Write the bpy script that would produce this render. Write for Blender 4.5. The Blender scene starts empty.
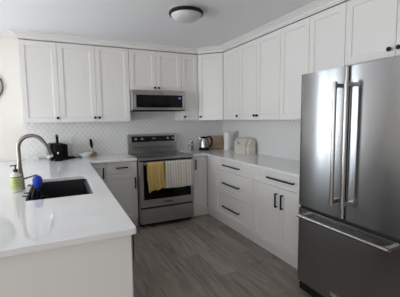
import bpy, bmesh, math, random
from mathutils import Vector, Matrix, noise
R = math.radians
S = bpy.context.scene
COL = S.collection

# ------------------------------------------------------------------ camera
def make_camera():
    cd = bpy.data.cameras.new('camera'); cam = bpy.data.objects.new('camera', cd); COL.objects.link(cam)
    y, p, r = R(25.1769), R(5.7728), R(-.7297)
    fw = Vector((math.sin(y)*math.cos(p), math.cos(y)*math.cos(p), -math.sin(p)))
    rt = Vector((math.cos(y), -math.sin(y), 0)); up = rt.cross(fw)
    rt2 = rt*math.cos(r)+up*math.sin(r); up2 = -rt*math.sin(r)+up*math.cos(r)
    m = Matrix((rt2, up2, -fw)).transposed().to_4x4()
    m.translation = (-.8914, -4.4623, 1.4375)
    cam.matrix_world = m
    cd.sensor_width = 36; cd.lens = 296.4/400*36; cd.clip_start = .05
    S.camera = cam
make_camera()

# ------------------------------------------------------------------ light and exposure
W = bpy.data.worlds.new('overcast_sky'); S.world = W; W.use_nodes = True
W.node_tree.nodes['Background'].inputs[0].default_value = (.80, .90, 1.0, 1)
W.node_tree.nodes['Background'].inputs[1].default_value = 1.2
S.view_settings.view_transform = 'Standard'; S.view_settings.look = 'None'
S.view_settings.gamma = 1; S.view_settings.use_curve_mapping = False
S.view_settings.exposure = 0.17
def window_light(name, loc, rot, sx, sy, power, col):
    l = bpy.data.lights.new(name, 'AREA'); l.shape = 'RECTANGLE'; l.size = sx; l.size_y = sy
    l.energy = power; l.color = col
    o = bpy.data.objects.new(name, l); COL.objects.link(o); o.location = loc; o.rotation_euler = rot
    return o
XL = -4.60                               # left wall
WL = (XL, -3.60, -1.00, .25, 2.15)       # window in the left wall: x, y0, y1, z0, z1
WF = (-7.20, -4.10, -2.30, .30, 2.05)    # window behind the camera: y, x0, x1, z0, z1
WB = (0, -3.12, -2.22, .15, 2.15)        # glazed opening in the back wall: y, x0, x1, z0, z1
window_light('daylight_left', (WL[0]-.12, (WL[1]+WL[2])/2, (WL[3]+WL[4])/2), (0, R(-90), 0), WL[4]-WL[3], WL[2]-WL[1], 95, (.95, .97, 1.0))
window_light('daylight_front', ((WF[1]+WF[2])/2, WF[0]-.12, (WF[3]+WF[4])/2), (R(90), 0, 0), WF[2]-WF[1], WF[4]-WF[3], 42, (1.0, .98, .97))
window_light('daylight_back', ((WB[1]+WB[2])/2, WB[0]+.12, (WB[3]+WB[4])/2), (R(-90), 0, 0), WB[2]-WB[1], WB[4]-WB[3], 74, (.82, .91, 1.0))

# ------------------------------------------------------------------ materials
def mat(name, col, rough=.5, metal=0, bump=0, bscale=40, var=0, vscale=8, spec=.5, coat=0, stretch=(1, 1, 1), aniso=0, trans=0, ior=1.45):
    m = bpy.data.materials.new(name); m.use_nodes = True
    n = m.node_tree.nodes; L = m.node_tree.links; b = n['Principled BSDF']
    b.inputs['Roughness'].default_value = rough; b.inputs['Metallic'].default_value = metal
    b.inputs['Specular IOR Level'].default_value = spec; b.inputs['Coat Weight'].default_value = coat
    b.inputs['Transmission Weight'].default_value = trans; b.inputs['IOR'].default_value = ior
    b.inputs['Base Color'].default_value = (*col, 1)
    tc = n.new('ShaderNodeTexCoord'); mp = n.new('ShaderNodeMapping'); L.new(tc.outputs['Object'], mp.inputs[0])
    mp.inputs['Scale'].default_value = stretch
    nz = n.new('ShaderNodeTexNoise'); nz.inputs['Scale'].default_value = vscale; nz.inputs['Detail'].default_value = 3
    L.new(mp.outputs[0], nz.inputs['Vector'])
    mx = n.new('ShaderNodeMix'); mx.data_type = 'RGBA'
    L.new(nz.outputs['Fac'], mx.inputs['Factor'])
    mx.inputs[6].default_value = (*[max(0, c*(1-var)) for c in col], 1)
    mx.inputs[7].default_value = (*[min(1, c*(1+var)) for c in col], 1)
    L.new(mx.outputs[2], b.inputs['Base Color'])
    if bump:
        n2 = n.new('ShaderNodeTexNoise'); n2.inputs['Scale'].default_value = bscale; n2.inputs['Detail'].default_value = 4
        L.new(mp.outputs[0], n2.inputs['Vector'])
        bp = n.new('ShaderNodeBump'); bp.inputs['Strength'].default_value = bump; bp.inputs['Distance'].default_value = .002
        L.new(n2.outputs['Fac'], bp.inputs['Height']); L.new(bp.outputs[0], b.inputs['Normal'])
    if aniso:
        tg = n.new('ShaderNodeTangent'); tg.direction_type = 'RADIAL'; tg.axis = 'Z'
        b.inputs['Anisotropic'].default_value = aniso; L.new(tg.outputs[0], b.inputs['Tangent']); b.inputs['Anisotropic Rotation'].default_value = .25
    return m
class NT:
    def __init__(s, m): s.n = m.node_tree.nodes; s.l = m.node_tree.links
    def m(s, op, a, b=None, c=None):
        q = s.n.new('ShaderNodeMath'); q.operation = op
        for i, v in enumerate((a, b, c)):
            if v is None: continue
            if isinstance(v, (int, float)): q.inputs[i].default_value = v
            else: s.l.new(v, q.inputs[i])
        return q.outputs[0]
def tile_mat():
    m = mat('arabesque_tile', (.80, .80, .79), .16, var=.02); t = NT(m); b = t.n['Principled BSDF']
    tc = t.n.new('ShaderNodeTexCoord'); sp = t.n.new('ShaderNodeSeparateXYZ'); t.l.new(tc.outputs['Object'], sp.inputs[0])
    u = t.m('DIVIDE', t.m('ADD', sp.outputs[0], sp.outputs[1]), .068)
    v = t.m('DIVIDE', sp.outputs[2], .084)
    wob = t.m('MULTIPLY', t.m('SINE', t.m('MULTIPLY', v, 2*math.pi)), .0)
    wob2 = t.m('MULTIPLY', t.m('SINE', t.m('MULTIPLY', u, 2*math.pi)), .0)
    ds = []
    for s_ in ('ADD', 'SUBTRACT'):
        f = t.m('FRACT', t.m('ADD', t.m('ADD' if s_ == 'SUBTRACT' else 'SUBTRACT', t.m(s_, u, v), wob), wob2))
        ds.append(t.m('SUBTRACT', .5, t.m('ABSOLUTE', t.m('SUBTRACT', f, .5))))
    d = t.m('MINIMUM', ds[0], ds[1])
    g = t.n.new('ShaderNodeMapRange'); g.interpolation_type = 'SMOOTHSTEP'; t.l.new(d, g.inputs[0])
    g.inputs[1].default_value = .02; g.inputs[2].default_value = .07
    mx = t.n.new('ShaderNodeMix'); mx.data_type = 'RGBA'; t.l.new(g.outputs[0], mx.inputs['Factor'])
    mx.inputs[6].default_value = (.64, .64, .65, 1); mx.inputs[7].default_value = (.80, .80, .79, 1)
    t.l.new(mx.outputs[2], b.inputs['Base Color'])
    h = t.n.new('ShaderNodeMapRange'); h.interpolation_type = 'SMOOTHSTEP'; t.l.new(d, h.inputs[0]); h.inputs[1].default_value = .02; h.inputs[2].default_value = .22
    bp = t.n.new('ShaderNodeBump'); bp.inputs['Strength'].default_value = .35; bp.inputs['Distance'].default_value = .003
    t.l.new(h.outputs[0], bp.inputs['Height']); t.l.new(bp.outputs[0], b.inputs['Normal'])
    return m
def plank_mat():
    m = mat('vinyl_plank', (.1, .1, .1), .42); t = NT(m); b = t.n['Principled BSDF']
    tc = t.n.new('ShaderNodeTexCoord'); sp = t.n.new('ShaderNodeSeparateXYZ'); t.l.new(tc.outputs['Object'], sp.inputs[0])
    u = t.m('DIVIDE', sp.outputs[0], .185); row = t.m('FLOOR', u)
    v = t.m('ADD', t.m('DIVIDE', sp.outputs[1], 1.25), t.m('FRACT', t.m('MULTIPLY', row, .377)))
    col_ = t.m('FLOOR', v)
    cv = t.n.new('ShaderNodeCombineXYZ'); t.l.new(row, cv.inputs[0]); t.l.new(col_, cv.inputs[1])
    wn = t.n.new('ShaderNodeTexWhiteNoise'); wn.noise_dimensions = '2D'; t.l.new(cv.outputs[0], wn.inputs['Vector'])
    # grain
    cg = t.n.new('ShaderNodeCombineXYZ'); t.l.new(t.m('MULTIPLY', sp.outputs[0], 22), cg.inputs[0])
    t.l.new(t.m('MULTIPLY', sp.outputs[1], 2.0), cg.inputs[1]); t.l.new(t.m('MULTIPLY', wn.outputs['Value'], 37), cg.inputs[2])
    nz = t.n.new('ShaderNodeTexNoise'); nz.inputs['Scale'].default_value = 1; nz.inputs['Detail'].default_value = 5; nz.inputs['Distortion'].default_value = 1.2; t.l.new(cg.outputs[0], nz.inputs['Vector'])
    kn = t.n.new('ShaderNodeTexNoise'); kn.inputs['Scale'].default_value = 4.5; t.l.new(tc.outputs['Object'], kn.inputs['Vector'])
    knot = t.m('MULTIPLY', t.m('MAXIMUM', t.m('SUBTRACT', .34, kn.outputs['Fac']), 0), 2.2)
    f = t.m('SUBTRACT', t.m('ADD', t.m('ADD', t.m('MULTIPLY', wn.outputs['Value'], .20), .05), t.m('MULTIPLY', nz.outputs['Fac'], .72)), knot)
    cr = t.n.new('ShaderNodeValToRGB'); t.l.new(f, cr.inputs[0])
    e = cr.color_ramp.elements; e[0].position = .25; e[0].color = (.150, .122, .104, 1); e[1].position = .8; e[1].color = (.46, .395, .345, 1)
    fx = t.m('ABSOLUTE', t.m('SUBTRACT', t.m('FRACT', u), .5)); fy = t.m('ABSOLUTE', t.m('SUBTRACT', t.m('FRACT', v), .5))
    seam = t.m('MAXIMUM', t.m('GREATER_THAN', fx, .490), t.m('GREATER_THAN', fy, .4985))
    mx = t.n.new('ShaderNodeMix'); mx.data_type = 'RGBA'; t.l.new(t.m('MULTIPLY', seam, .6), mx.inputs['Factor'])
    t.l.new(cr.outputs[0], mx.inputs[6]); mx.inputs[7].default_value = (.03, .026, .024, 1)
    t.l.new(mx.outputs[2], b.inputs['Base Color'])
    bp = t.n.new('ShaderNodeBump'); bp.inputs['Strength'].default_value = .15; bp.inputs['Distance'].default_value = .002
    t.l.new(nz.outputs['Fac'], bp.inputs['Height']); t.l.new(bp.outputs[0], b.inputs['Normal'])
    return m
def stripe_mat():
    m = mat('striped_cotton', (.7, .7, .7), .9, bump=.3, bscale=300); t = NT(m); b = t.n['Principled BSDF']
    tc = t.n.new('ShaderNodeTexCoord'); sp = t.n.new('ShaderNodeSeparateXYZ'); t.l.new(tc.outputs['Object'], sp.inputs[0])
    f = t.m('FRACT', t.m('DIVIDE', t.m('ADD', sp.outputs[0], .012), .073))
    a = t.m('LESS_THAN', t.m('ABSOLUTE', t.m('SUBTRACT', f, .5)), .075)
    g = t.m('LESS_THAN', t.m('ABSOLUTE', t.m('SUBTRACT', t.m('FRACT', t.m('ADD', f, .5)), .5)), .16)
    m1 = t.n.new('ShaderNodeMix'); m1.data_type = 'RGBA'; t.l.new(g, m1.inputs['Factor'])
    m1.inputs[6].default_value = (.70, .68, .64, 1); m1.inputs[7].default_value = (.56, .55, .54, 1)
    m2 = t.n.new('ShaderNodeMix'); m2.data_type = 'RGBA'; t.l.new(a, m2.inputs['Factor'])
    t.l.new(m1.outputs[2], m2.inputs[6]); m2.inputs[7].default_value = (.58, .38, .07, 1)
    t.l.new(m2.outputs[2], b.inputs['Base Color'])
    return m
M = dict(
    wall=mat('wall_paint', (.80, .77, .72), .6, bump=.05, bscale=120, var=.01),
    ceiling=mat('ceiling_paint', (.82, .82, .83), .7, bump=.05, bscale=90, var=.01),
    cab=mat('white_lacquer', (.79, .775, .75), .35, var=.01, vscale=3),
    inner=mat('cabinet_gap', (.30, .29, .28), .6),
    quartz=mat('white_quartz', (.82, .82, .82), .07, var=.02, vscale=5, coat=.2),
    black=mat('matte_black_metal', (.010, .010, .011), .45, metal=0, var=.1, spec=.25),
    plastic=mat('black_plastic', (.007, .007, .008), .40, var=.1, spec=.15),
    rubber=mat('black_rubber', (.010, .010, .010), .6),
    glass=mat('black_glass', (.004, .004, .005), .08, spec=.22),
    cooktop=mat('ceramic_cooktop', (.018, .018, .020), .10, coat=.3),
    steel=mat('brushed_steel', (.34, .34, .345), .21, metal=1, aniso=.93, var=.03, vscale=1, stretch=(3, 3, 400)),
    steeld=mat('range_steel', (.42, .41, .40), .30, metal=1, aniso=.6, var=.03, vscale=1, stretch=(3, 3, 400)),
    tube=mat('satin_steel_tube', (.40, .39, .38), .22, metal=1, var=.02),
    nickel=mat('brushed_nickel', (.27, .25, .23), .30, metal=1, var=.02),
    chrome=mat('chrome', (.80, .80, .80), .07, metal=1),
    sinksteel=mat('sink_steel', (.10, .10, .105), .36, metal=1, var=.05),
    case=mat('fridge_case', (.05, .05, .055), .5, var=.05),
    white=mat('white_ceramic', (.78, .78, .77), .15, var=.01),
    opal=mat('frosted_glass_shade', (.62, .62, .61), .35, var=.01),
    wood=mat('maple_board', (.56, .41, .29), .5, var=.14, vscale=6, stretch=(1, 1, 14)),
    woodd=mat('walnut_board', (.42, .28, .18), .5, var=.18, vscale=6, stretch=(1, 1, 14)),
    amber=mat('amber_wood', (.42, .20, .07), .5, var=.2, stretch=(1, 1, 10)),
    paper=mat('paper_towel', (.82, .82, .81), .9, bump=.5, bscale=160, var=.01),
    cream=mat('cream_enamel', (.72, .69, .61), .16, coat=.4, var=.01),
    yellow=mat('yellow_cotton', (.60, .42, .15), .95, bump=.6, bscale=200, var=.12, vscale=40),
    stripe=stripe_mat(), tile=tile_mat(), plank=plank_mat(),
    soap=mat('pale_lime_soap', (.70, .72, .60), .2, var=.03),
    label=mat('lime_paper_label', (.50, .58, .24), .5, var=.1, vscale=30),
    ink=mat('dark_green_ink', (.05, .09, .03), .6),
    navy=mat('navy_plastic', (.012, .016, .035), .35),
    blue=mat('blue_bristle', (.008, .045, .42), .6, bump=.6, bscale=150, var=.15, vscale=60),
    jarglass=mat('clear_jar_glass', (.9, .92, .9), .05, trans=.85),
    jarfill=mat('white_crystals', (.30, .30, .27), .8, bump=.6, bscale=200, var=.1),
    gold=mat('gold_lid', (.42, .29, .10), .4, metal=1),
    leaf=mat('green_print', (.05, .16, .05), .6),
    red=mat('red_enamel', (.45, .01, .015), .3),
    screen=mat('blue_display', (.10, .16, .45), .2),
    mirror=mat('grey_green_glass', (.36, .39, .33), .25, var=.03),
    rim=mat('dark_bronze_rim', (.09, .08, .06), .4),
    frame=mat('window_frame_white', (.80, .80, .80), .4),
    pane=mat('window_glass', (1, 1, 1), 0.0, trans=1, ior=1.02),
    hedge=mat('hedge_leaves', (.10, .17, .05), .8, bump=1, bscale=20, var=.6, vscale=12),
    plate=mat('switch_plate', (.70, .70, .69), .3),
    plateg=mat('outlet_plate_grey', (.36, .36, .36), .3),
    cloth=mat('white_crumpled_cloth', (.80, .80, .80), .8, bump=.5, bscale=60),
)
bpy.data.materials['blue_display'].node_tree.nodes['Principled BSDF'].inputs['Emission Color'].default_value = (.15, .3, 1, 1)
bpy.data.materials['blue_display'].node_tree.nodes['Principled BSDF'].inputs['Emission Strength'].default_value = .25

# ------------------------------------------------------------------ mesh helpers
def quad_box(bm, x0, x1, y0, y1, z0, z1, bev=0, seg=2):
    vs = [bm.verts.new((x, y, z)) for x in (x0, x1) for y in (y0, y1) for z in (z0, z1)]
    fs = [bm.faces.new([vs[i] for i in f]) for f in ((0, 1, 3, 2), (4, 6, 7, 5), (0, 4, 5, 1), (2, 3, 7, 6), (0, 2, 6, 4), (1, 5, 7, 3))]
    if bev:
        es = list({e for f in fs for e in f.edges})
        bmesh.ops.bevel(bm, geom=es, offset=bev, segments=seg, affect='EDGES', profile=.5)
def box(x0, x1, y0, y1, z0, z1, bev=0, bm=None, seg=2):
    bm = bm or bmesh.new(); quad_box(bm, min(x0, x1), max(x0, x1), min(y0, y1), max(y0, y1), min(z0, z1), max(z0, z1), bev, seg); return bm
def boxes(*L):
    bm = bmesh.new()
    for b in L: quad_box(bm, *b)
    return bm
def lathe(prof, seg=40, bm=None, axis='Z', at=(0, 0, 0)):
    bm = bm or bmesh.new(); rings = []
    def pt(r, z, a):
        c, s = r*math.cos(a), r*math.sin(a)
        v = (c, s, z) if axis == 'Z' else ((c, z, s) if axis == 'Y' else (z, c, s))
        return (v[0]+at[0], v[1]+at[1], v[2]+at[2])
    for r, z in prof:
        if r < 1e-5: rings.append([bm.verts.new(pt(0, z, 0))])
        else: rings.append([bm.verts.new(pt(r, z, 2*math.pi*i/seg)) for i in range(seg)])
    for A, B in zip(rings, rings[1:]):
        for i in range(seg):
            j = (i+1) % seg
            if len(A) == 1 and len(B) == 1: continue
            if len(A) == 1: bm.faces.new((A[0], B[j], B[i]))
            elif len(B) == 1: bm.faces.new((A[i], A[j], B[0]))
            else: bm.faces.new((A[i], A[j], B[j], B[i]))
    for rg in (rings[0], rings[-1]):
        if len(rg) > 1: bm.faces.new(rg)
    bmesh.ops.recalc_face_normals(bm, faces=bm.faces)
    return bm
def tube(pts, rad, seg=14, bm=None):
    bm = bm or bmesh.new(); pts = [Vector(p) for p in pts]
    rad = rad if isinstance(rad, (list, tuple)) else [rad]*len(pts)
    T = [(pts[min(i+1, len(pts)-1)]-pts[max(i-1, 0)]).normalized() for i in range(len(pts))]
    ref = Vector((0, 0, 1)) if abs(T[0].z) < .9 else Vector((1, 0, 0))
    N = T[0].cross(ref).normalized(); rings = []
    for p, t, r in zip(pts, T, rad):
        N = (N-t*N.dot(t)).normalized(); Bn = t.cross(N)
        rings.append([bm.verts.new(p+(N*math.cos(2*math.pi*i/seg)+Bn*math.sin(2*math.pi*i/seg))*r) for i in range(seg)])
    for A, B in zip(rings, rings[1:]):
        for i in range(seg): bm.faces.new((A[i], A[(i+1) % seg], B[(i+1) % seg], B[i]))
    bm.faces.new(rings[0]); bm.faces.new(rings[-1])
    bmesh.ops.recalc_face_normals(bm, faces=bm.faces)
    return bm
def smooth_pts(P, n=6):
    P = [Vector(p) for p in P]; out = []
    for i in range(len(P)-1):
        a, b, c, d = P[max(i-1, 0)], P[i], P[i+1], P[min(i+2, len(P)-1)]
        for k in range(n):
            t = k/n; out.append(.5*((2*b)+(c-a)*t+(2*a-5*b+4*c-d)*t*t+(3*b-a-3*c+d)*t**3))
    return out+[P[-1]]
def prism(poly, a0, a1, axis='Y', bm=None):
    """extrude a 2D outline along an axis"""
    bm = bm or bmesh.new()
    def P(u, v, w): return {'Y': (u, w, v), 'X': (w, u, v), 'Z': (u, v, w)}[axis]
    A = [bm.verts.new(P(u, v, a0)) for u, v in poly]; B = [bm.verts.new(P(u, v, a1)) for u, v in poly]
    bm.faces.new(A); bm.faces.new(B)
    for i in range(len(A)): j = (i+1) % len(A); bm.faces.new((A[i], A[j], B[j], B[i]))
    bmesh.ops.recalc_face_normals(bm, faces=bm.faces); return bm
def obj(name, bm, m, parent=None, smooth=False, loc=None, rot=None):
    me = bpy.data.meshes.new(name); bm.to_mesh(me); bm.free(); me.materials.append(M[m])
    if smooth:
        me.shade_smooth()
        try: me.set_sharp_from_angle(angle=R(35))
        except Exception: pass
    o = bpy.data.objects.new(name, me); COL.objects.link(o); o.parent = parent
    if loc: o.location = loc
    if rot: o.rotation_euler = rot
    return o
def tag(o, label, cat, group=None):
    o['label'] = label; o['category'] = cat
    if group: o['group'] = group
    return o
def thing(name, label, cat, loc=(0, 0, 0), rz=0, group=None):
    o = bpy.data.objects.new(name, None); COL.objects.link(o); o.location = loc; o.rotation_euler = (0, 0, rz)
    o.empty_display_size = .1
    return tag(o, label, cat, group)
def struct(name, bm, m, parent=None, smooth=False):
    o = obj(name, bm, m, parent, smooth)
    if not parent: o['kind'] = 'structure'
    return o
def text(name, s, size, m, parent, loc, rot, depth=.0006, sx=1):
    cu = bpy.data.curves.new(name, 'FONT'); cu.body = s; cu.size = size; cu.extrude = depth; cu.align_x = 'CENTER'; cu.align_y = 'CENTER'
    t = bpy.data.objects.new(name+'_curve', cu); COL.objects.link(t)
    dg = bpy.context.evaluated_depsgraph_get(); me = bpy.data.meshes.new_from_object(t.evaluated_get(dg))
    bpy.data.objects.remove(t); bpy.data.curves.remove(cu)
    me.materials.clear(); me.materials.append(M[m]); me.name = name
    o = bpy.data.objects.new(name, me); COL.objects.link(o); o.parent = parent; o.location = loc; o.rotation_euler = rot; o.scale = (sx, 1, 1)
    return o

# ------------------------------------------------------------------ setting
XR = 1.64; ZC = .93; CE = 2.47
struct('floor', box(XL-.1, XR+.1, -7.3, .1, -.08, 0), 'plank')
struct('ceiling', box(XL-.1, XR+.1, -7.3, .1, CE, CE+.1), 'ceiling')
y, a, b, c, d = WB
struct('wall_back', boxes((XL-.1, a, y, y+.1, 0, CE), (b, XR+.1, y, y+.1, 0, CE), (a, b, y, y+.1, 0, c), (a, b, y, y+.1, d, CE)), 'wall')
struct('wall_right', box(XR, XR+.1, -7.2, 0, 0, CE), 'wall')
x, a, b, c, d = WL
struct('wall_left', boxes((x-.1, x, -7.2, a, 0, CE), (x-.1, x, b, 0, 0, CE), (x-.1, x, a, b, 0, c), (x-.1, x, a, b, d, CE)), 'wall')
y, a, b, c, d = WF
struct('wall_front', boxes((XL-.1, a, y-.1, y, 0, CE), (b, XR+.1, y-.1, y, 0, CE), (a, b, y-.1, y, 0, c), (a, b, y-.1, y, d, CE)), 'wall')
def window(name, along, w0, w1, z0, z1, fixed, n, out=1, mw=.03):
    bm = bmesh.new(); t = .05
    def bb(u0, u1, q0, q1):
        if along == 'Y': quad_box(bm, fixed-.08, fixed-.02, u0, u1, q0, q1)
        else: quad_box(bm, u0, u1, *sorted((fixed+out*.02, fixed+out*.08)), q0, q1)
    bb(w0, w0+t, z0, z1); bb(w1-t, w1, z0, z1); bb(w0+t, w1-t, z0, z0+t); bb(w0+t, w1-t, z1-t, z1)
    for k in range(1, n):
        c_ = w0+(w1-w0)*k/n; bb(c_-mw, c_+mw, z0+t, z1-t)
    return struct(name, bm, 'frame')
window('window_1', 'Y', WL[1], WL[2], WL[3], WL[4], WL[0], 2)
window('window_2', 'X', WB[1], WB[2], WB[3], WB[4], WB[0], 2, 1, .11)
window('window_3', 'X', WF[1], WF[2], WF[3], WF[4], WF[0], 2, -1)

# tiled backsplash
struct('trim_backsplash', boxes((-1.288, XR, -.008, 0, ZC, 1.4115), (.004, .758, -.008, 0, 1.4115, 1.56), (XR-.008, XR, -2.68, -.008, ZC, 1.4115)), 'tile')

# crown moulding swept along the cabinets
def crown():
    path = [(-1.288, 0), (-1.288, -.33), (1.03, -.33), (1.31, -.61), (1.31, -3.50), (1.64, -3.50)]
    prof = [(-.012, 2.398), (.0, 2.398), (.0, 2.411), (.014, 2.411), (.014, 2.419), (.020, 2.432), (.034, 2.441), (.034, 2.448), (.049, 2.448), (.049, 2.457), (.068, 2.463), (.068, CE), (-.012, CE)]
    bm = bmesh.new(); n = len(path); rings = []
    P = [Vector(p) for p in path]
    for i in range(n):
        ds = []
        if i > 0: ds.append((P[i]-P[i-1]).normalized())
        if i < n-1: ds.append((P[i+1]-P[i]).normalized())
        ns = [Vector((-d_.y, d_.x))*-1 for d_ in ds]
        nn = sum(ns, Vector((0, 0))).normalized(); k = 1/max(.3, nn.dot(ns[0]))
        rings.append([bm.verts.new((P[i].x+nn.x*o*k, P[i].y+nn.y*o*k, z)) for o, z in prof])
    for A, B in zip(rings, rings[1:]):
        for i in range(len(prof)): j = (i+1) % len(prof); bm.faces.new((A[i], A[j], B[j], B[i]))
    bm.faces.new(rings[0]); bm.faces.new(rings[-1])
    bmesh.ops.recalc_face_normals(bm, faces=bm.faces); return bm
def path_out():
    return None
struct('trim_crown', crown(), 'cab')

# ------------------------------------------------------------------ cabinets
DT = .02   # door thickness
def shaker(w, h, fr=.06, rec=.009, frz=None):
    """recessed-panel front: x 0..w, z 0..h, back at y=0, face at y=-DT"""
    bm = bmesh.new(); frz = frz or fr; c = .0018; s = .004
    def ring(ix, iz, y): return [bm.verts.new(p) for p in ((ix, y, iz), (w-ix, y, iz), (w-ix, y, h-iz), (ix, y, h-iz))]
    L = [ring(0, 0, 0), ring(0, 0, -DT+c), ring(c, c, -DT), ring(fr, frz, -DT), ring(fr+s, frz+s, -DT+rec)]
    for A, B in zip(L, L[1:]):
        for i in range(4): j = (i+1) % 4; bm.faces.new((A[i], A[j], B[j], B[i]))
    bm.faces.new(L[-1]); bm.faces.new(L[0])
    bmesh.ops.recalc_face_normals(bm, faces=bm.faces); return bm
G = .0018
def door(parent, x0, x1, z0, z1, yf, fr=.06, name='door', frz=None):
    """yf = y of the carcass front"""
    return obj(name, shaker(x1-x0-2*G, z1-z0-2*G, fr, frz=frz), 'cab', parent, loc=(x0+G, yf-.001, z0+G))
def knob(dr, x, z):   # in door-local coordinates
    obj('knob', lathe([(.006, 0), (.006, -.012), (.013, -.016), (.0165, -.021), (.0165, -.026), (.012, -.031), (0, -.032)], 20, axis='Y', at=(x, -DT, z)), 'black', dr, True)
def pull(dr, x, z, ln, vert=False):
    w = .0078; o = .032
    if vert: bm = boxes((x-w, x+w, -DT-o, -DT-o+.011, z-ln/2, z+ln/2, .0015), (x-w*.8, x+w*.8, -DT-o+.006, -DT, z-ln/2+.001, z-ln/2+.013), (x-w*.8, x+w*.8, -DT-o+.006, -DT, z+ln/2-.013, z+ln/2-.001))
    else: bm = boxes((x-ln/2, x+ln/2, -DT-o, -DT-o+.011, z-w, z+w, .0015), (x-ln/2+.001, x-ln/2+.013, -DT-o+.006, -DT, z-w*.8, z+w*.8), (x+ln/2-.013, x+ln/2-.001, -DT-o+.006, -DT, z-w*.8, z+w*.8))
    obj('handle', bm, 'black', dr)
ZT = 2.389; ZU = 1.4115
GU = 'white upper cabinets'
def upper(label, loc, rz, w, z0, splits, knobs, depth=.33, group=GU, knz=.055):
    """local x 0..w along the front, wall at y=0; splits = door boundaries; knobs = per door x offset or None"""
    t = thing('upper_cabinet', label, 'cabinet', (loc[0], loc[1], z0), rz, group)
    yf = -(depth-DT-.001)
    h = ZT-z0
    obj('body', boxes((.0008, w-.0008, yf, -.009, 0, h)), 'cab', t)
    for (a, b), k in zip(zip(splits, splits[1:]), knobs):
        dr = door(t, a, b, 0, h, yf)
        if k is not None: knob(dr, k-a-G, knz-G)
    return t
upper('single-door white upper cabinet at the far left, ending at the painted wall', (-1.288, 0), 0, .408, ZU, [0, .408], [.381])
upper('white double-door upper cabinet left of the microwave, above the coffee machine and bowl', (-.88, 0), 0, .878, ZU, [0, .441, .878], [.414, .468])
upper('short white double-door upper cabinet directly above the microwave', (0, 0), 0, .762, 1.8374, [0, .381, .762], [.352, .410], knz=.04)
upper('narrow white upper cabinet just right of the microwave', (.7625, 0), 0, .2665, ZU, [0, .2665], [.04])
# diagonal corner cabinet
t = thing('upper_cabinet', 'diagonal corner white upper cabinet above the kettle and wooden boards', 'cabinet', (1.03, -.33, ZU), R(-45), GU)
wd = math.hypot(.28, .28); bm = bmesh.new()
inv = Matrix.Rotation(R(45), 4, 'Z')
pl = [inv @ (Vector((px_, py_, 0))-Vector((1.03, -.33, 0))) for px_, py_ in ((1.0305, -.30), (1.0305, -.009), (XR-.009, -.009), (XR-.009, -.6095), (1.34, -.6095))]
yf = .021
poly = [(0.006, yf), (-.0+wd-.006, yf)]+[(p.x, p.y) for p in reversed(pl)]
obj('body', prism(poly, 0, ZT-ZU, 'Z'), 'cab', t)
dr = door(t, .004, wd-.004, 0, ZT-ZU, yf); knob(dr, .035, .05)
RR = R(-90)
upper('narrow single-door white upper cabinet on the right wall beside the corner', (XR, -.611), RR, .4364, ZU, [0, .4364], [.39])
upper('white double-door upper cabinet on the right wall above the cream bread box, paired knobs', (XR, -1.0475), RR, .806, ZU, [0, .3825, .806], [.353, .412])
upper('tall white double-door upper cabinet on the right wall, partly hidden by the fridge', (XR, -1.854), RR, .811, ZU, [0, .4135, .811], [.383, .444])
upper('short white double-door upper cabinet directly above the fridge', (XR, -2.6655), RR, .834, 1.862, [0, .4215, .834], [.387, .456], knz=.058)

GB = 'white base cabinets'
ZB = .897
def base(label, loc, rz, w, fronts, depth=.61, toe=.045, group=GB, body=None):
    """fronts: list of (kind, x0, x1, z0, z1, handle) handle=(x,z,len,vert)"""
    t = thing('base_cabinet', label, 'cabinet', (loc[0], loc[1], 0), rz, group)
    yf = -(depth-DT-.001)
    obj('body', body or boxes((.0008, w-.0008, yf, -.002, .112, ZB)), 'cab', t)
    obj('toe_kick', boxes((.0008, w-.0008, yf+toe-DT, yf+toe+.0, 0, .112)), 'cab', t)
    for kind, a, b, z0, z1, hd in fronts:
        dr = door(t, a, b, z0, z1, yf, fr=.06 if kind == 'door' else .055, name=kind, frz=(.06 if kind == 'door' else (.035 if z1-z0 < .2 else .055)))
        if hd: pull(dr, hd[0]-a-G, hd[1]-z0-G, hd[2], hd[3])
    return t
D1, D2, D3 = .7472, .4445, .1154
base('narrow white base cabinet door tucked in the corner beside the peninsula', (-.588, 0), 0, .189, [('door', 0, .189, D3, ZB-.004, (.157, .768, .14, True))])
base('white base cabinet left of the range with one drawer over one door', (-.398, 0), 0, .394, [('drawer', 0, .394, D1, ZB-.004, (.198, .821, .15, False)), ('door', 0, .394, D3, D1, (.364, .607, .15, True))])
base('narrow single-door white base cabinet just right of the range', (.766, 0), 0, .264, [('door', 0, .262, D3, ZB-.004, (.075, .778, .135, True))])
# corner filler
t = thing('corner_filler', 'plain white filler panel in the inside corner of the right-hand base cabinets', 'cabinet panel', (XR, -.611, 0), RR)
obj('panel', boxes((.0, .249, -.609, -.59, .1154, ZB)), 'cab', t)
obj('body', boxes((.0, .249, -.589, -.002, .112, ZB)), 'cab', t)
obj('toe_kick', boxes((-.045, .249, -.564, -.545, 0, .112), (-.066, -.0465, -.609, -.545, 0, .112)), 'cab', t)
base('white base cabinet with three stacked drawers and long black pulls on the right', (XR, -.861), RR, .882,
     [('drawer', 0, .882, D1, ZB-.004, (.432, .827, .385, False)), ('drawer', 0, .882, D2, D1, (.432, .590, .385, False)), ('drawer', 0, .882, D3, D2, (.432, .275, .385, False))])
base('white base cabinet beside the fridge with one wide drawer over two doors', (XR, -1.744), RR, .922,
     [('drawer', 0, .922, D1, ZB-.004, (.474, .828, .385, False)), ('door', 0, .461, D3, D1, (.423, .615, .145, True)), ('door', 0.461, .922, D3, D1, (.508, .615, .145, True))])

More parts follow.
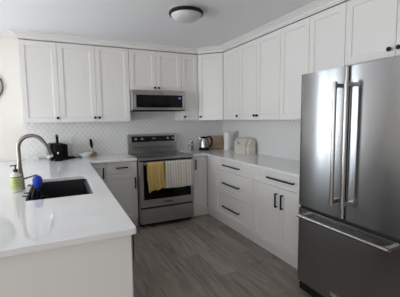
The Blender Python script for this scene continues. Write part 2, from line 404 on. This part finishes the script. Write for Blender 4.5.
# peninsula cabinets, doors facing the range side
PR = R(90)
base('white peninsula base cabinet under the sink, doors facing the aisle', (-1.21, -2.44), PR, .90, [('door', 0, .45, D3, ZB-.004, (.41, .78, .14, True)), ('door', .45, .90, D3, ZB-.004, (.49, .78, .14, True))],
     body=boxes((.0008, .8992, -.589, -.002, .112, .64), (.0008, .8992, -.589, -.56, .64, ZB), (.0008, .8992, -.02, -.002, .64, ZB)))
base('white peninsula base cabinet between the sink cabinet and the wall corner', (-1.21, -1.538), PR, .90, [('door', 0, .45, D3, ZB-.004, (.41, .78, .14, True)), ('door', .45, .90, D3, ZB-.004, (.49, .78, .14, True))])
t = thing('dishwasher', 'dark dishwasher edge in the peninsula, just behind its end panel', 'dishwasher', (-1.21, -3.055, 0), PR)
obj('body', boxes((0.002, .612, -.57, -.01, .10, .89)), 'case', t)
obj('door', boxes((.004, .610, -.612, -.571, .115, .892, .004)), 'steeld', t)
obj('control_strip', boxes((.004, .610, -.6165, -.6125, .745, .89, .001)), 'glass', t)
obj('handle', boxes((.06, .554, -.6195, -.6165, .815, .842, .001)), 'black', t)
obj('toe_kick', boxes((.002, .612, -.55, -.54, 0, .10)), 'black', t)
t = thing('peninsula_panel', 'plain white end panel closing the near end of the peninsula', 'cabinet panel', (-1.1, -3.08, 0))
obj('end_panel', boxes((-.44, .488, -.001, .02, 0, ZB+.002, .0015)), 'cab', t)
obj('back_panel', boxes((-.13, -.112, .021, 3.07, 0, ZB+.002)), 'cab', t)

# ------------------------------------------------------------------ countertops
def slab(xs, ys, solid, z0, z1):
    bm = bmesh.new(); V = {}
    def v(i, j, z):
        k = (i, j, z)
        if k not in V: V[k] = bm.verts.new((xs[i], ys[j], z))
        return V[k]
    S_ = lambda i, j: 0 <= i < len(xs)-1 and 0 <= j < len(ys)-1 and solid(i, j)
    for i in range(len(xs)-1):
        for j in range(len(ys)-1):
            if not S_(i, j): continue
            bm.faces.new((v(i, j, z1), v(i+1, j, z1), v(i+1, j+1, z1), v(i, j+1, z1)))
            bm.faces.new((v(i, j, z0), v(i, j+1, z0), v(i+1, j+1, z0), v(i+1, j, z0)))
            for di, dj, p, q in ((-1, 0, (i, j+1), (i, j)), (1, 0, (i+1, j), (i+1, j+1)), (0, -1, (i, j), (i+1, j)), (0, 1, (i+1, j+1), (i, j+1))):
                if not S_(i+di, j+dj): bm.faces.new((v(*p, z0), v(*q, z0), v(*q, z1), v(*p, z1)))
    bmesh.ops.recalc_face_normals(bm, faces=bm.faces)
    vert = [e for e in bm.edges if abs(e.verts[0].co.z-e.verts[1].co.z) > .01 and e.calc_face_angle(0) > .5]
    if vert: bmesh.ops.bevel(bm, geom=vert, offset=.014, segments=4, affect='EDGES', profile=.5)
    es = [e for e in bm.edges if abs(e.verts[0].co.z-e.verts[1].co.z) < 1e-5 and e.calc_face_angle(0) > .5]
    bmesh.ops.bevel(bm, geom=es, offset=.003, segments=2, affect='EDGES', profile=.5)
    return bm
SX0, SX1, SY0, SY1 = -1.118, -.706, -2.322, -1.575
xs = [-1.80, SX0, SX1, -.59, -.003]; ys = [-3.114, SY0, SY1, -.64, -.001]
def sol(i, j):
    if i == 3: return j == 3
    return not (i == 1 and j == 1)
tag(obj('countertop', slab(xs, ys, sol, .9, ZC), 'quartz'), 'L-shaped glossy white quartz worktop of the peninsula, running left of the range', 'countertop')
tag(obj('countertop', slab([.766, 1.001, XR-.001], [-2.655, -.64, -.001], lambda i, j: i == 1 or j == 1, .9, ZC), 'quartz'), 'L-shaped white quartz worktop right of the range, under kettle and bread box', 'countertop')

# ------------------------------------------------------------------ sink and faucet
t = thing('sink', 'dark steel undermount kitchen sink set in the peninsula worktop', 'sink', (SX0, SY0, .66))
w, l, h = SX1-SX0, SY1-SY0, .238
def basin():
    bm = bmesh.new()
    def ring(o, z, r, rd=5):
        vs = []
        for cx, cy, a0 in ((w+o-r, l+o-r, 0), (-o+r, l+o-r, 90), (-o+r, -o+r, 180), (w+o-r, -o+r, 270)):
            for k in range(rd+1):
                a = R(a0+90*k/rd); vs.append(bm.verts.new((cx+r*math.cos(a), cy+r*math.sin(a), z)))
        return vs
    L = [ring(.018, h+.0, .02), ring(-.002+.004, h, .02), ring(.002, h-.004, .02), ring(-.003, .03, .03), ring(-.03, .004, .03), ring(-.12, 0, .04)]
    L = [ring(.018, h-.004, .02)]+L
    for A, B in zip(L, L[1:]):
        for i in range(len(A)): j = (i+1) % len(A); bm.faces.new((A[i], A[j], B[j], B[i]))
    bm.faces.new(L[-1]); bmesh.ops.recalc_face_normals(bm, faces=bm.faces); return bm
obj('basin', basin(), 'sinksteel', t, True)
obj('drain', lathe([(.055, 0), (.055, .002), (.045, .003), (.040, -.0), (0, .001)], 28, at=(w/2, l/2, .0005)), 'chrome', t, True)
for a_, b_ in ((.001, .012), (w-.012, w-.001)): obj('ledge', boxes((a_, b_, .004, l-.004, h-.03, h-.018)), 'sinksteel', t)
# caddy hooked over the left rim of the basin
t = thing('sink_caddy', 'black sink caddy hanging inside the left end of the sink', 'sink caddy', (SX0+.062, -2.14, .80))
cb = boxes((-.045, .045, -.09, .09, 0, .006), (-.045, -.039, -.09, .09, .006, .10), (.039, .045, -.09, .09, .006, .07), (-.039, .039, -.09, -.084, .006, .085), (-.039, .039, .084, .09, .006, .085), (-.039, .039, -.004, .004, .006, .08))
obj('basket', cb, 'plastic', t)
for a_, b_ in ((-.06, -.035), (.035, .06)): obj('hook', prism([(-.053, .04), (-.046, .04), (-.046, .1335), (-.088, .1335), (-.088, .1305), (-.053, .1305)], a_, b_, 'Y'), 'black', t)
t = thing('dish_brush', 'bright blue dish brush head standing up in the sink caddy', 'dish brush', (SX0+.060, -2.075, .815))
obj('handle', tube(smooth_pts([(0, 0, 0), (.002, .0, .05), (.0, .0, .125)]), .010), 'plastic', t, True)
obj('head', lathe([(0, -.050), (.016, -.048), (.027, -.034), (.032, -.01), (.032, .012), (.026, .030), (.014, .041), (0, .043)], 24, at=(0, .0, .190)), 'blue', t, True)

t = thing('faucet', 'tall brushed nickel gooseneck kitchen faucet beside the sink', 'faucet', (-1.178, -1.93, ZC))
obj('base', lathe([(.030, 0), (.030, .006), (.027, .012), (.0255, .06), (.0225, .10), (.018, .15), (.0165, .19)], 28), 'nickel', t, True)
Rg = .087; P_ = [(0, 0, .18), (0, 0, .24)]
for k in range(0, 13):
    a = R(180-k*12.9); P_.append((Rg+Rg*math.cos(a), -.008*k/12, .310+Rg*math.sin(a)))
P_ += [(.182, -.010, .318)]
neck = smooth_pts(P_, 3)
obj('neck', tube(neck, .0145, 16), 'nickel', t, True)
sp_ = obj('spray_head', tube([(.178, -.010, .328), (.186, -.010, .303), (.196, -.011, .270), (.203, -.011, .247)], [.0165, .018, .0195, .019], 18), 'nickel', t, True)
obj('nozzle', tube([(.203, -.011, .247), (.209, -.011, .226)], [.022, .022], 18), 'chrome', sp_, True)
obj('lever', tube([(.018, .003, .075), (.055, .012, .084), (.098, .022, .094), (.110, .024, .096)], [.0065, .006, .0055, .005], 12), 'nickel', t, True)
t = thing('air_switch', 'small round steel button on the worktop beside the faucet', 'button', (-1.135, -1.83, ZC))
obj('collar', lathe([(.020, 0), (.020, .004), (.016, .006), (0, .006)], 24), 'nickel', t, True)
obj('button', lathe([(.011, .006), (.011, .012), (0, .013)], 20), 'nickel', t, True)

# soap bottle
t = thing('soap_bottle', 'pump bottle of hand soap with lime label and black pump by the faucet', 'soap bottle', (-1.196, -2.005, ZC))
obj('bottle', lathe([(0, 0), (.031, 0), (.036, .004), (.037, .012), (.037, .112), (.034, .124), (.022, .134), (.014, .139), (.014, .147)], 32), 'soap', t, True)
lb = obj('label', lathe([(.0375, .022), (.0378, .023), (.0378, .107), (.0375, .108)], 32), 'label', t, True)
obj('label_band', lathe([(.0380, .107), (.0383, .108), (.0383, .111), (.0380, .112)], 32), 'navy', t, True)
for i, (s_, sz) in enumerate((('MRS. MEYER\'S', .0095), ('CLEAN DAY', .0115), ('HAND SOAP', .007))):
    text('lettering', s_, sz, 'ink', lb, (.012, -.0384, .090-i*.020), (R(90), 0, R(5)), sx=.75)
pm = obj('pump', lathe([(.016, .145), (.016, .162), (.012, .166), (.005, .168), (.005, .183), (.011, .184), (.011, .193), (.006, .196), (0, .196)], 24), 'navy', t, True)
obj('spout', tube([(0, 0, .190), (-.015, .008, .191), (-.034, .016, .186)], [.006, .005, .004], 10), 'navy', pm, True)

# ------------------------------------------------------------------ range
t = thing('range', 'stainless steel freestanding electric range with black glass cooktop and oven door', 'range', (.004, 0, 0))
w = .754; YF = -.735
obj('body', boxes((0, w, -.68, -.025, .055, .915)), 'steeld', t)
for lx in (.04, w-.04):
    for ly in (-.62, -.08): obj('foot', lathe([(.018, 0), (.018, .01), (.012, .012), (.012, .055)], 14, at=(lx, ly, 0)), 'rubber', t, True)
obj('kick_strip', boxes((.006, w-.006, -.665, -.655, .02, .056)), 'rubber', t)
ct = obj('cooktop', boxes((.006, w-.006, -.700, -.085, .9155, .936, .003)), 'cooktop', t)
obj('cooktop_frame', boxes((-.001, w+.001, -.735, -.700, .905, .935, .003), (-.001, .006, -.700, -.085, .9155, .938), (w-.006, w+.001, -.700, -.085, .9155, .938)), 'steeld', t)
bm = bmesh.new()
for cx, cy, r_ in ((.19, -.52, .10), (.19, -.23, .075), (.56, -.52, .115), (.56, -.23, .085), (.38, -.38, .05)):
    for r2 in (r_, r_*.62):
        n = 48
        A = [bm.verts.new((cx+r2*math.cos(2*math.pi*i/n), cy+r2*math.sin(2*math.pi*i/n), .9364)) for i in range(n)]
        B_ = [bm.verts.new((cx+(r2-.0022)*math.cos(2*math.pi*i/n), cy+(r2-.0022)*math.sin(2*math.pi*i/n), .9364)) for i in range(n)]
        for i in range(n): bm.faces.new((A[i], A[(i+1) % n], B_[(i+1) % n], B_[i]))
o = obj('burner_markings', bm, 'plateg', ct)
# backguard with slanted face
obj('backguard', prism([(-.025, .915), (-.025, 1.205), (-.055, 1.213), (-.075, 1.205), (-.098, 1.085), (-.088, 1.075), (-.088, .937), (-.088, .915)], 0, w, 'X'), 'steeld', t)
cp = obj('control_panel', prism([(-.0794, 1.185), (-.0966, 1.097), (-.0986, 1.097), (-.0814, 1.185)], .050, w-.035, 'X'), 'glass', t)
for kx in (.105, .200, .600, .683):
    k_ = obj('knob', lathe([(.021, 0), (.021, -.012), (.018, -.024), (.0, -.025)], 24, axis='Y'), 'tube', t, True, loc=(kx, -.092, 1.142), rot=(R(-11), 0, 0))
    obj('pointer', boxes((-.002, .002, -.0275, -.025, -.004, .016)), 'black', k_)
text('display_digits', '12:00', .022, 'plate', cp, (.385, -.0922, 1.147), (R(79), 0, 0))
obj('vent_slot', boxes((.06, w-.06, -.090, -.087, 1.015, 1.022), (.06, w-.06, -.090, -.087, .990, .995)), 'black', t)
# oven door
od = obj('oven_door', boxes((.002, w-.002, YF, -.682, .282, .885, .006)), 'steeld', t)
obj('window_glass', boxes((.045, w-.045, YF-.003, YF+.001, .385, .852, .002)), 'glass', od)
obj('control_gap', boxes((.004, w-.004, -.71, -.69, .886, .906)), 'black', t)
hdl = obj('door_handle', tube([(.045, -.795, .868), (w-.045, -.795, .868)], .0125, 18), 'tube', od, True)
for hx in (.06, w-.06): obj('handle_bracket', tube([(hx, -.795, .868), (hx, YF+.002, .868)], [.014, .017], 14), 'tube', hdl, True)
obj('badge', boxes((.315, .44, YF-.002, YF+.001, .322, .348, .001)), 'tube', od)
text('badge_lettering', 'KitchenAid', .021, 'black', od, (.3775, YF-.0025, .335), (R(90), 0, 0))
dw = obj('storage_drawer', boxes((.002, w-.002, YF, -.682, .060, .262, .006)), 'steeld', t)
obj('gap', boxes((.006, w-.006, -.70, -.681, .262, .282)), 'black', t)

# towels over the oven handle
def towel(name, label, mname, x0, x1, zf, zb, seed, amp, n=34, taper=0, ragged=.0):
    t = thing(name, label, 'towel', ((x0+x1)/2, -.795, .868), 0, 'towels on the oven handle')
    rnd = random.Random(seed); w = x1-x0; bm = bmesh.new(); rb = .0165
    rows = []
    path = []
    nb = 10
    for i in range(nb): path.append(('b', -zb+zb*i/nb))
    for i in range(9): path.append(('c', i/8))
    for i in range(1, 26): path.append(('f', i/25))
    ph = [rnd.uniform(0, 6.28) for _ in range(4)]
    for kind, s in path:
        row = []
        for j in range(n+1):
            u = j/n; x = (u-.5)*w
            fold = amp*(math.sin(u*9+ph[0])+.6*math.sin(u*17+ph[1])+.35*math.sin(u*31+ph[2]))
            if kind == 'c':
                a = math.pi*s; y = rb*math.cos(a); z = rb*math.sin(a); y += 0
            elif kind == 'b':
                k_ = -s/zb; y = rb+abs(fold)*.15*k_; z = s
            else:
                L_ = zf*(1+ragged*(math.sin(u*5+ph[3])*.6+.5*math.sin(u*11+ph[0])))
                k_ = s; y = -rb-abs(fold)*min(1, .25+k_)*1.0-.006*k_; z = -L_*s
                x *= (1-taper*(1-math.cos(s*2.2))*.5)+.03*math.sin(s*4+ph[1])*k_*(1 if taper else 0)
                x += .008*k_*math.sin(s*5+ph[2])*(1 if ragged else .3)
            row.append(bm.verts.new((x, y, z)))
        rows.append(row)
    for A, B_ in zip(rows, rows[1:]):
        for j in range(n): bm.faces.new((A[j], A[j+1], B_[j+1], B_[j]))
    bmesh.ops.recalc_face_normals(bm, faces=bm.faces)
    o = obj('cloth', bm, mname, t, True)
    md = o.modifiers.new('thick', 'SOLIDIFY'); md.thickness = .003; md.offset = 0
    return o
towel('kitchen_towel', 'mustard yellow kitchen towel bunched over the left of the oven handle', 'yellow', .088, .300, .345, .22, 4, .010, ragged=.07, taper=-.08)
towel('kitchen_towel', 'white and grey kitchen towel with thin yellow stripes on the oven handle', 'stripe', .318, .712, .335, .26, 9, .004, ragged=.012)

# ------------------------------------------------------------------ microwave
t = thing('microwave', 'low-profile stainless over-the-range microwave with black glass door above the range', 'microwave', (.001, 0, 1.55))
w = .758
obj('body', boxes((0, w, -.43, -.01, .012, .283, .003)), 'steeld', t)
obj('door', boxes((.0, w, -.462, -.431, .014, .283, .004)), 'steeld', t)
d_ = obj('window_glass', boxes((.052, w-.040, -.466, -.461, .045, .218, .002)), 'glass', t)
obj('trim_strip', boxes((.030, .044, -.472, -.461, .045, .218, .003)), 'tube', t)
obj('display', boxes((.660, .690, -.4675, -.4655, .165, .190)), 'screen', d_)
obj('badge', boxes((.315, .445, -.4645, -.461, .228, .250, .001)), 'tube', t)
text('badge_lettering', 'KitchenAid', .020, 'black', t, (.38, -.4650, .239), (R(90), 0, 0))
obj('vent_grille', boxes((.0, w, -.455, -.03, 0, .012, .002)), 'black', t)

# ------------------------------------------------------------------ refrigerator
FX = .828
t = thing('refrigerator', 'large stainless french-door refrigerator with bottom freezer drawer at right', 'refrigerator', (FX, -2.667, 0), RR)
# local: x along width 0..0.858, -y is the front; put the front at y=0
w = .858
obj('case', boxes((.006, w-.006, .072, .79, .05, 1.752, .004)), 'case', t)
for a_ in (.01, w-.10): obj('hinge_cover', boxes((a_, a_+.09, .075, .14, 1.753, 1.770, .004)), 'case', t)
def fdoor(name, x0, x1, z0, z1):
    bm = bmesh.new(); r_ = .018; n = 6; poly = [(x0, .068), (x0, r_)]
    for k in range(1, n+1): a = R(180+90*k/n); poly.append((x0+r_+r_*math.cos(a), r_+r_*math.sin(a)))
    ca, cb = x0+r_, x1-r_
    for k in range(1, 16): u = k/16; poly.append((ca+(cb-ca)*u, -.0025*4*u*(1-u)))
    for k in range(n+1): a = R(270+90*k/n); poly.append((x1-r_+r_*math.cos(a), r_+r_*math.sin(a)))
    poly.append((x1, .068))
    prism(poly, z0, z1, 'Z', bm)
    return obj(name, bm, 'steel', t, True)
mid = .4285
dl = fdoor('door', 0, mid-.0045, .737, 1.766); dr_ = fdoor('door', mid+.0045, w, .737, 1.766); df = fdoor('freezer_drawer', 0, w, .100, .712)
obj('gasket', boxes((.01, w-.01, .02, .071, .712, .737), (mid-.0043, mid+.0043, .02, .071, .737, 1.765)), 'rubber', t)
obj('grille', boxes((.004, w-.004, .03, .071, .012, .094, .002)), 'rubber', t)
for lx in (.06, w-.06): obj('foot', lathe([(.02, 0), (.02, .02), (.01, .022), (.01, .055)], 12, at=(lx, .12, 0)), 'rubber', t, True)
for d__, hx in ((dl, .381), (dr_, .468)):
    h_ = obj('handle', tube([(hx, -.066, .835), (hx, -.066, 1.668)], .0135, 20), 'tube', d__, True)
    for z in (.862, 1.642):
        obj('handle_bracket', boxes((hx-.012, hx+.012, -.068, .002, z-.013, z+.013, .003)), 'tube', h_)
        obj('collar', lathe([(.0155, -.020), (.0155, .020)], 20, at=(hx, -.066, z)), 'tube', h_, True)
h_ = obj('handle', tube([(.07, -.066, .672), (w-.07, -.066, .672)], .0135, 20), 'tube', df, True)
for x in (.095, w-.095):
    obj('handle_bracket', boxes((x-.013, x+.013, -.068, .002, .660, .684, .003)), 'tube', h_)
    obj('collar', lathe([(.0155, -.022), (.0155, .022)], 20, axis='X', at=(x, -.066, .672)), 'tube', h_, True)
obj('medallion', lathe([(.008, 0), (.008, .002), (0, .0022)], 20, axis='X', at=(w-.07, -.066, .672)), 'red', h_, True)
b_ = obj('badge', boxes((.335, .525, -.003, .001, .135, .178, .0012)), 'tube', df)
obj('badge_field', boxes((.341, .519, -.0036, -.0028, .141, .172)), 'steeld', b_)
text('badge_lettering', 'KitchenAid', .032, 'plate', b_, (.43, -.0042, .156), (R(90), 0, 0))

# ------------------------------------------------------------------ counter items
# coffee machine
t = thing('coffee_machine', 'small black capsule coffee machine with raised lever beneath the upper cabinets', 'coffee machine', (-.935, -.20, ZC), R(8))
obj('body', boxes((-.098, .060, -.10, .13, .018, .215, .016)), 'plastic', t)
obj('side_tank', boxes((.062, .118, -.05, .12, .018, .20, .02)), 'plastic', t)
obj('brew_head', boxes((-.06, .03, -.165, -.098, .11, .205, .016)), 'plastic', t)
obj('drip_tray', boxes((-.065, .035, -.19, -.098, .0, .03, .006)), 'plastic', t)
obj('base', boxes((-.095, .115, -.10, .125, 0, .018, .004)), 'plastic', t)
obj('lever', tube(smooth_pts([(0, -.02, .205), (0, -.01, .25), (0, -.0, .295), (0, .0, .318)]), [.017]*18+[.018], 14), 'plastic', t, True)
obj('lever_cap', lathe([(0, -.02), (.014, -.018), (.017, 0), (.014, .018), (0, .02)], 18, at=(0, 0, .305)), 'plastic', t, True)
obj('lever_dot', lathe([(.006, -.018), (.006, -.0205), (0, -.021)], 14, axis='Y', at=(0, 0, .308)), 'chrome', t, True)
obj('spout', tube([(-.015, -.135, .115), (-.015, -.135, .085)], [.012, .009], 12), 'chrome', t, True)
t = thing('charging_puck', 'low black plastic puck on the worktop right of the coffee machine', 'gadget', (-.775, -.17, ZC))
obj('puck', lathe([(0, 0), (.042, 0), (.046, .006), (.046, .02), (.038, .027), (0, .029)], 26), 'plastic', t, True)
tag(obj('power_cord', tube(smooth_pts([(-.73, -.15, ZC+.006), (-.70, -.13, ZC+.005), (-.675, -.10, ZC+.006), (-.655, -.055, ZC+.02), (-.65, -.03, ZC+.045)]), .0045, 10), 'rubber', None, True), 'thin black power cord trailing to the white bowl', 'cord')
t = thing('cord_plug', 'small black plug end lying against the tiles left of the bowl', 'plug', (-.653, -.035, ZC))
obj('plug_body', boxes((-.016, .016, -.012, .012, .0, .045, .005)), 'plastic', t)
# bowl
t = thing('bowl', 'shallow white ceramic bowl on the worktop against the tiled wall', 'bowl', (-.596, -.145, ZC))
obj('bowl_shell', lathe([(0, .004), (.035, .004), (.038, 0), (.045, 0), (.047, .006), (.070, .022), (.090, .046), (.096, .062), (.093, .063), (.086, .047), (.066, .026), (.040, .012), (0, .010)], 40), 'white', t, True)
# milk frother in stand
t = thing('milk_frother', 'handheld milk frother with black oval grip upright in an amber wooden stand', 'milk frother', (-.480, -.085, ZC))
obj('stand', boxes((-.032, .032, -.03, .03, 0, .052, .005)), 'amber', t)
obj('stand_top', boxes((-.028, .028, -.026, .026, .0525, .064, .004)), 'jarfill', t)
obj('shaft', tube([(-.004, 0, .06), (-.020, 0, .13)], .0035, 10), 'tube', t, True)
obj('grip', tube(smooth_pts([(-.020, 0, .118), (-.023, 0, .135), (-.029, 0, .18), (-.034, 0, .225), (-.036, 0, .247)], 4), [.006, .010, .013, .015, .017, .018, .019, .020, .020, .020, .019, .018, .017, .015, .012, .008, .004], 16), 'plastic', t, True)
# spice jar
t = thing('glass_jar', 'small glass jar with pale contents and gold lid between range and kettle', 'jar', (.985, -.13, ZC)); t.scale = (1.12, 1.12, 1.15)
obj('jar_glass', lathe([(0, 0), (.036, 0), (.040, .004), (.040, .092), (.034, .104), (.031, .108), (.031, .120), (.029, .120), (.029, .106), (.037, .092), (.037, .006), (0, .005)], 30), 'jarglass', t, True)
obj('contents', lathe([(0, .006), (.0355, .0065), (.0365, .08), (0, .082)], 26), 'jarfill', t, True)
obj('lid', lathe([(.034, .108), (.034, .124), (.030, .126), (0, .126)], 28), 'gold', t, True)
obj('lid_clasp', lathe([(.030, .1265), (.026, .142), (.010, .148), (0, .148)], 24), 'chrome', t, True)
obj('label', boxes((-.014, .014, -.0425, -.0405, .034, .058)), 'leaf', t)
# kettle
t = thing('kettle', 'stainless electric kettle with black handle and base beside the glass jar', 'kettle', (1.205, -.165, ZC), R(-28))
obj('power_base', lathe([(0, 0), (.082, 0), (.086, .004), (.086, .018), (.078, .024), (0, .024)], 36), 'plastic', t, True)
obj('body', lathe([(.078, .025), (.080, .030), (.079, .06), (.073, .12), (.065, .175), (.060, .193)], 40), 'tube', t, True)
obj('collar', lathe([(.081, .0255), (.0815, .030), (.0812, .042), (.079, .043)], 40), 'plastic', t, True)
obj('lid', lathe([(.061, .190), (.062, .200), (.055, .210), (.030, .217), (.012, .219), (0, .219)], 36), 'plastic', t, True)
obj('spout', prism([(-.056, .150), (-.075, .190), (-.092, .202), (-.088, .206), (-.060, .197), (-.05, .192)], -.016, .016, 'Y'), 'tube', t, True)
obj('handle', tube(smooth_pts([(.045, 0, .208), (.075, 0, .215), (.105, 0, .200), (.124, 0, .165), (.126, 0, .120), (.110, 0, .075), (.084, 0, .045)], 5), [.013]*31, 16), 'plastic', t, True)
obj('water_gauge', prism([(.07, .06), (.060, .16), (.066, .16), (.081, .06)], -.011, .011, 'Y'), 'glass', t, rot=(0, 0, R(-78)))
# boards
def board(label, loc, w, h, th, lean, mname, rz=0):
    t = thing('cutting_board', label, 'cutting board', loc, rz, 'cutting boards leaning in the corner')
    bm = boxes((-w/2, w/2, -th, 0, 0, h, .006))
    obj('board', bm, mname, t, rot=(R(-lean), 0, 0))
board('tall pale wooden cutting board leaning on the tiles behind the paper towel', (1.480, -.112, ZC+.004), .245, .225, .018, 20, 'wood')
board('shorter brown wooden cutting board leaning in front of the taller pale one', (1.488, -.162, ZC+.005), .270, .085, .016, 21, 'woodd')
# paper towel
t = thing('paper_towel_roll', 'upright white paper towel roll on the worktop in front of the wooden boards', 'paper towel roll', (1.480, -.44, ZC))
obj('holder_base', lathe([(0, 0), (.060, 0), (.062, .003), (.058, .007), (0, .008)], 32), 'plate', t, True)
obj('roll', lathe([(.020, .0085), (.056, .0085), (.057, .012), (.057, .282), (.056, .286), (.020, .286), (.019, .284), (.019, .012), (.020, .0085)], 40), 'paper', t, True)
obj('holder_rod', lathe([(.006, .008), (.006, .296), (.011, .298), (.012, .306), (.006, .313), (0, .314)], 20), 'plate', t, True)
# bread box
t = thing('bread_box', 'glossy cream enamel roll-top bread box on the right worktop', 'bread box', (1.43, -1.035, ZC))
Lx, Ly, Hh = .185, .360, .222
prof = [(0, .0), (Lx, .0), (Lx, .145)]
for k in range(1, 13):
    a = R(90*k/12); prof.append((Lx-.085+.085*math.cos(a), .145+(Hh-.145)*math.sin(a)))
for k in range(1, 13):
    a = R(90+90*k/12); prof.append((.095+.095*math.cos(a), .127+(Hh-.127)*math.sin(a)))
bm = prism(prof, 0, Ly, 'Y')
es = [e for e in bm.edges if abs(e.verts[0].co.y-e.verts[1].co.y) < 1e-5 and (e.verts[0].co.z+e.verts[1].co.z) > .01]
bmesh.ops.bevel(bm, geom=es, offset=.04, segments=6, affect='EDGES')
obj('shell', bm, 'cream', t, True)
obj('lid_seam', boxes((-.0012, Lx+.001, -.0012, Ly+.001, .122, .1255)), 'plateg', t)
obj('lid_handle', boxes((-.012, .004, Ly/2-.05, Ly/2+.05, .128, .136, .003)), 'cream', t)
text('lettering', 'BREAD', .030, 'black', t, (-.0006, Ly*.55, .150), (R(90), 0, R(-90)))
for fx in (.02, Lx-.02):
    for fy in (.03, Ly-.03): pass

# crumpled white cloth / bag at the wall, left end
bm = bmesh.new(); bmesh.ops.create_icosphere(bm, subdivisions=4, radius=1)
for v in bm.verts:
    n_ = noise.noise(v.co*2.1)*.35+noise.noise(v.co*5)*.18
    v.co = Vector((v.co.x*.085, v.co.y*.035, max(0, v.co.z*.028*(1+.5*math.sin(v.co.x*4)))))*(1+n_)
    v.co.z = max(v.co.z, 0)
tag(obj('crumpled_cloth', bm, 'cloth', None, True, loc=(-1.215, -.075, ZC+.0005)), 'small crumpled white cloth at the far left end of the tiled wall', 'cloth')

# outlets
def outlet(label, loc, rz, w, h, m, duplex):
    t = thing('wall_outlet', label, 'outlet', loc, rz, 'wall outlets on the backsplash')
    obj('plate', boxes((-w/2, w/2, -.006, 0, -h/2, h/2, .002)), m, t)
    n = max(1, duplex)
    for i in range(n):
        cx = (i-(n-1)/2)*.046
        obj('socket', boxes((cx-.016, cx+.016, -.0085, -.006, -.033, .033, .001)), 'white' if m == 'plate' else 'plateg', t)
outlet('double white wall plate on the tiles right of the coffee machine', (-.795, -.0085, 1.152), 0, .118, .118, 'plate', 2)
outlet('grey outlet plate on the right wall just behind the paper towel roll', (XR-.0085, -.492, 1.18), RR, .075, .118, 'plateg', 1)
outlet('white outlet plate on the right wall above the bread box', (XR-.0085, -.665, 1.17), RR, .075, .118, 'plate', 1)

# ------------------------------------------------------------------ ceiling light, round wall piece
t = thing('ceiling_light', 'round flush ceiling light with black ring and frosted white dome, unlit', 'ceiling light', (.256, -1.75, CE))
obj('canopy', lathe([(.148, 0), (.150, -.004), (.150, -.020), (.140, -.024)], 48), 'chrome', t, True)
obj('ring', lathe([(.140, -.020), (.160, -.020), (.164, -.026), (.164, -.044), (.158, -.050), (.146, -.050), (.146, -.024), (.140, -.020)], 48), 'black', t, True)
obj('shade', lathe([(.146, -.040), (.146, -.048), (.138, -.064), (.118, -.083), (.088, -.098), (.050, -.107), (0, -.110)], 48), 'opal', t, True)
t = thing('wall_clock', 'round pale grey-green wall clock with thin dark rim cut by the left edge', 'clock', (-1.700, -.001, 1.873))
obj('case', lathe([(0, 0), (.196, 0), (.196, -.022), (.190, -.028), (.184, -.028), (.182, -.016), (0, -.016)], 56, axis='Y'), 'rim', t, True)
obj('face', lathe([(0, -.0165), (.182, -.0165), (.182, -.018), (0, -.018)], 56, axis='Y'), 'mirror', t, True)
obj('hand', boxes((-.005, .005, -.022, -.020, -.02, .10)), 'black', t)
obj('hand', boxes((-.145, .02, -.0245, -.0225, -.003, .003)), 'black', t)
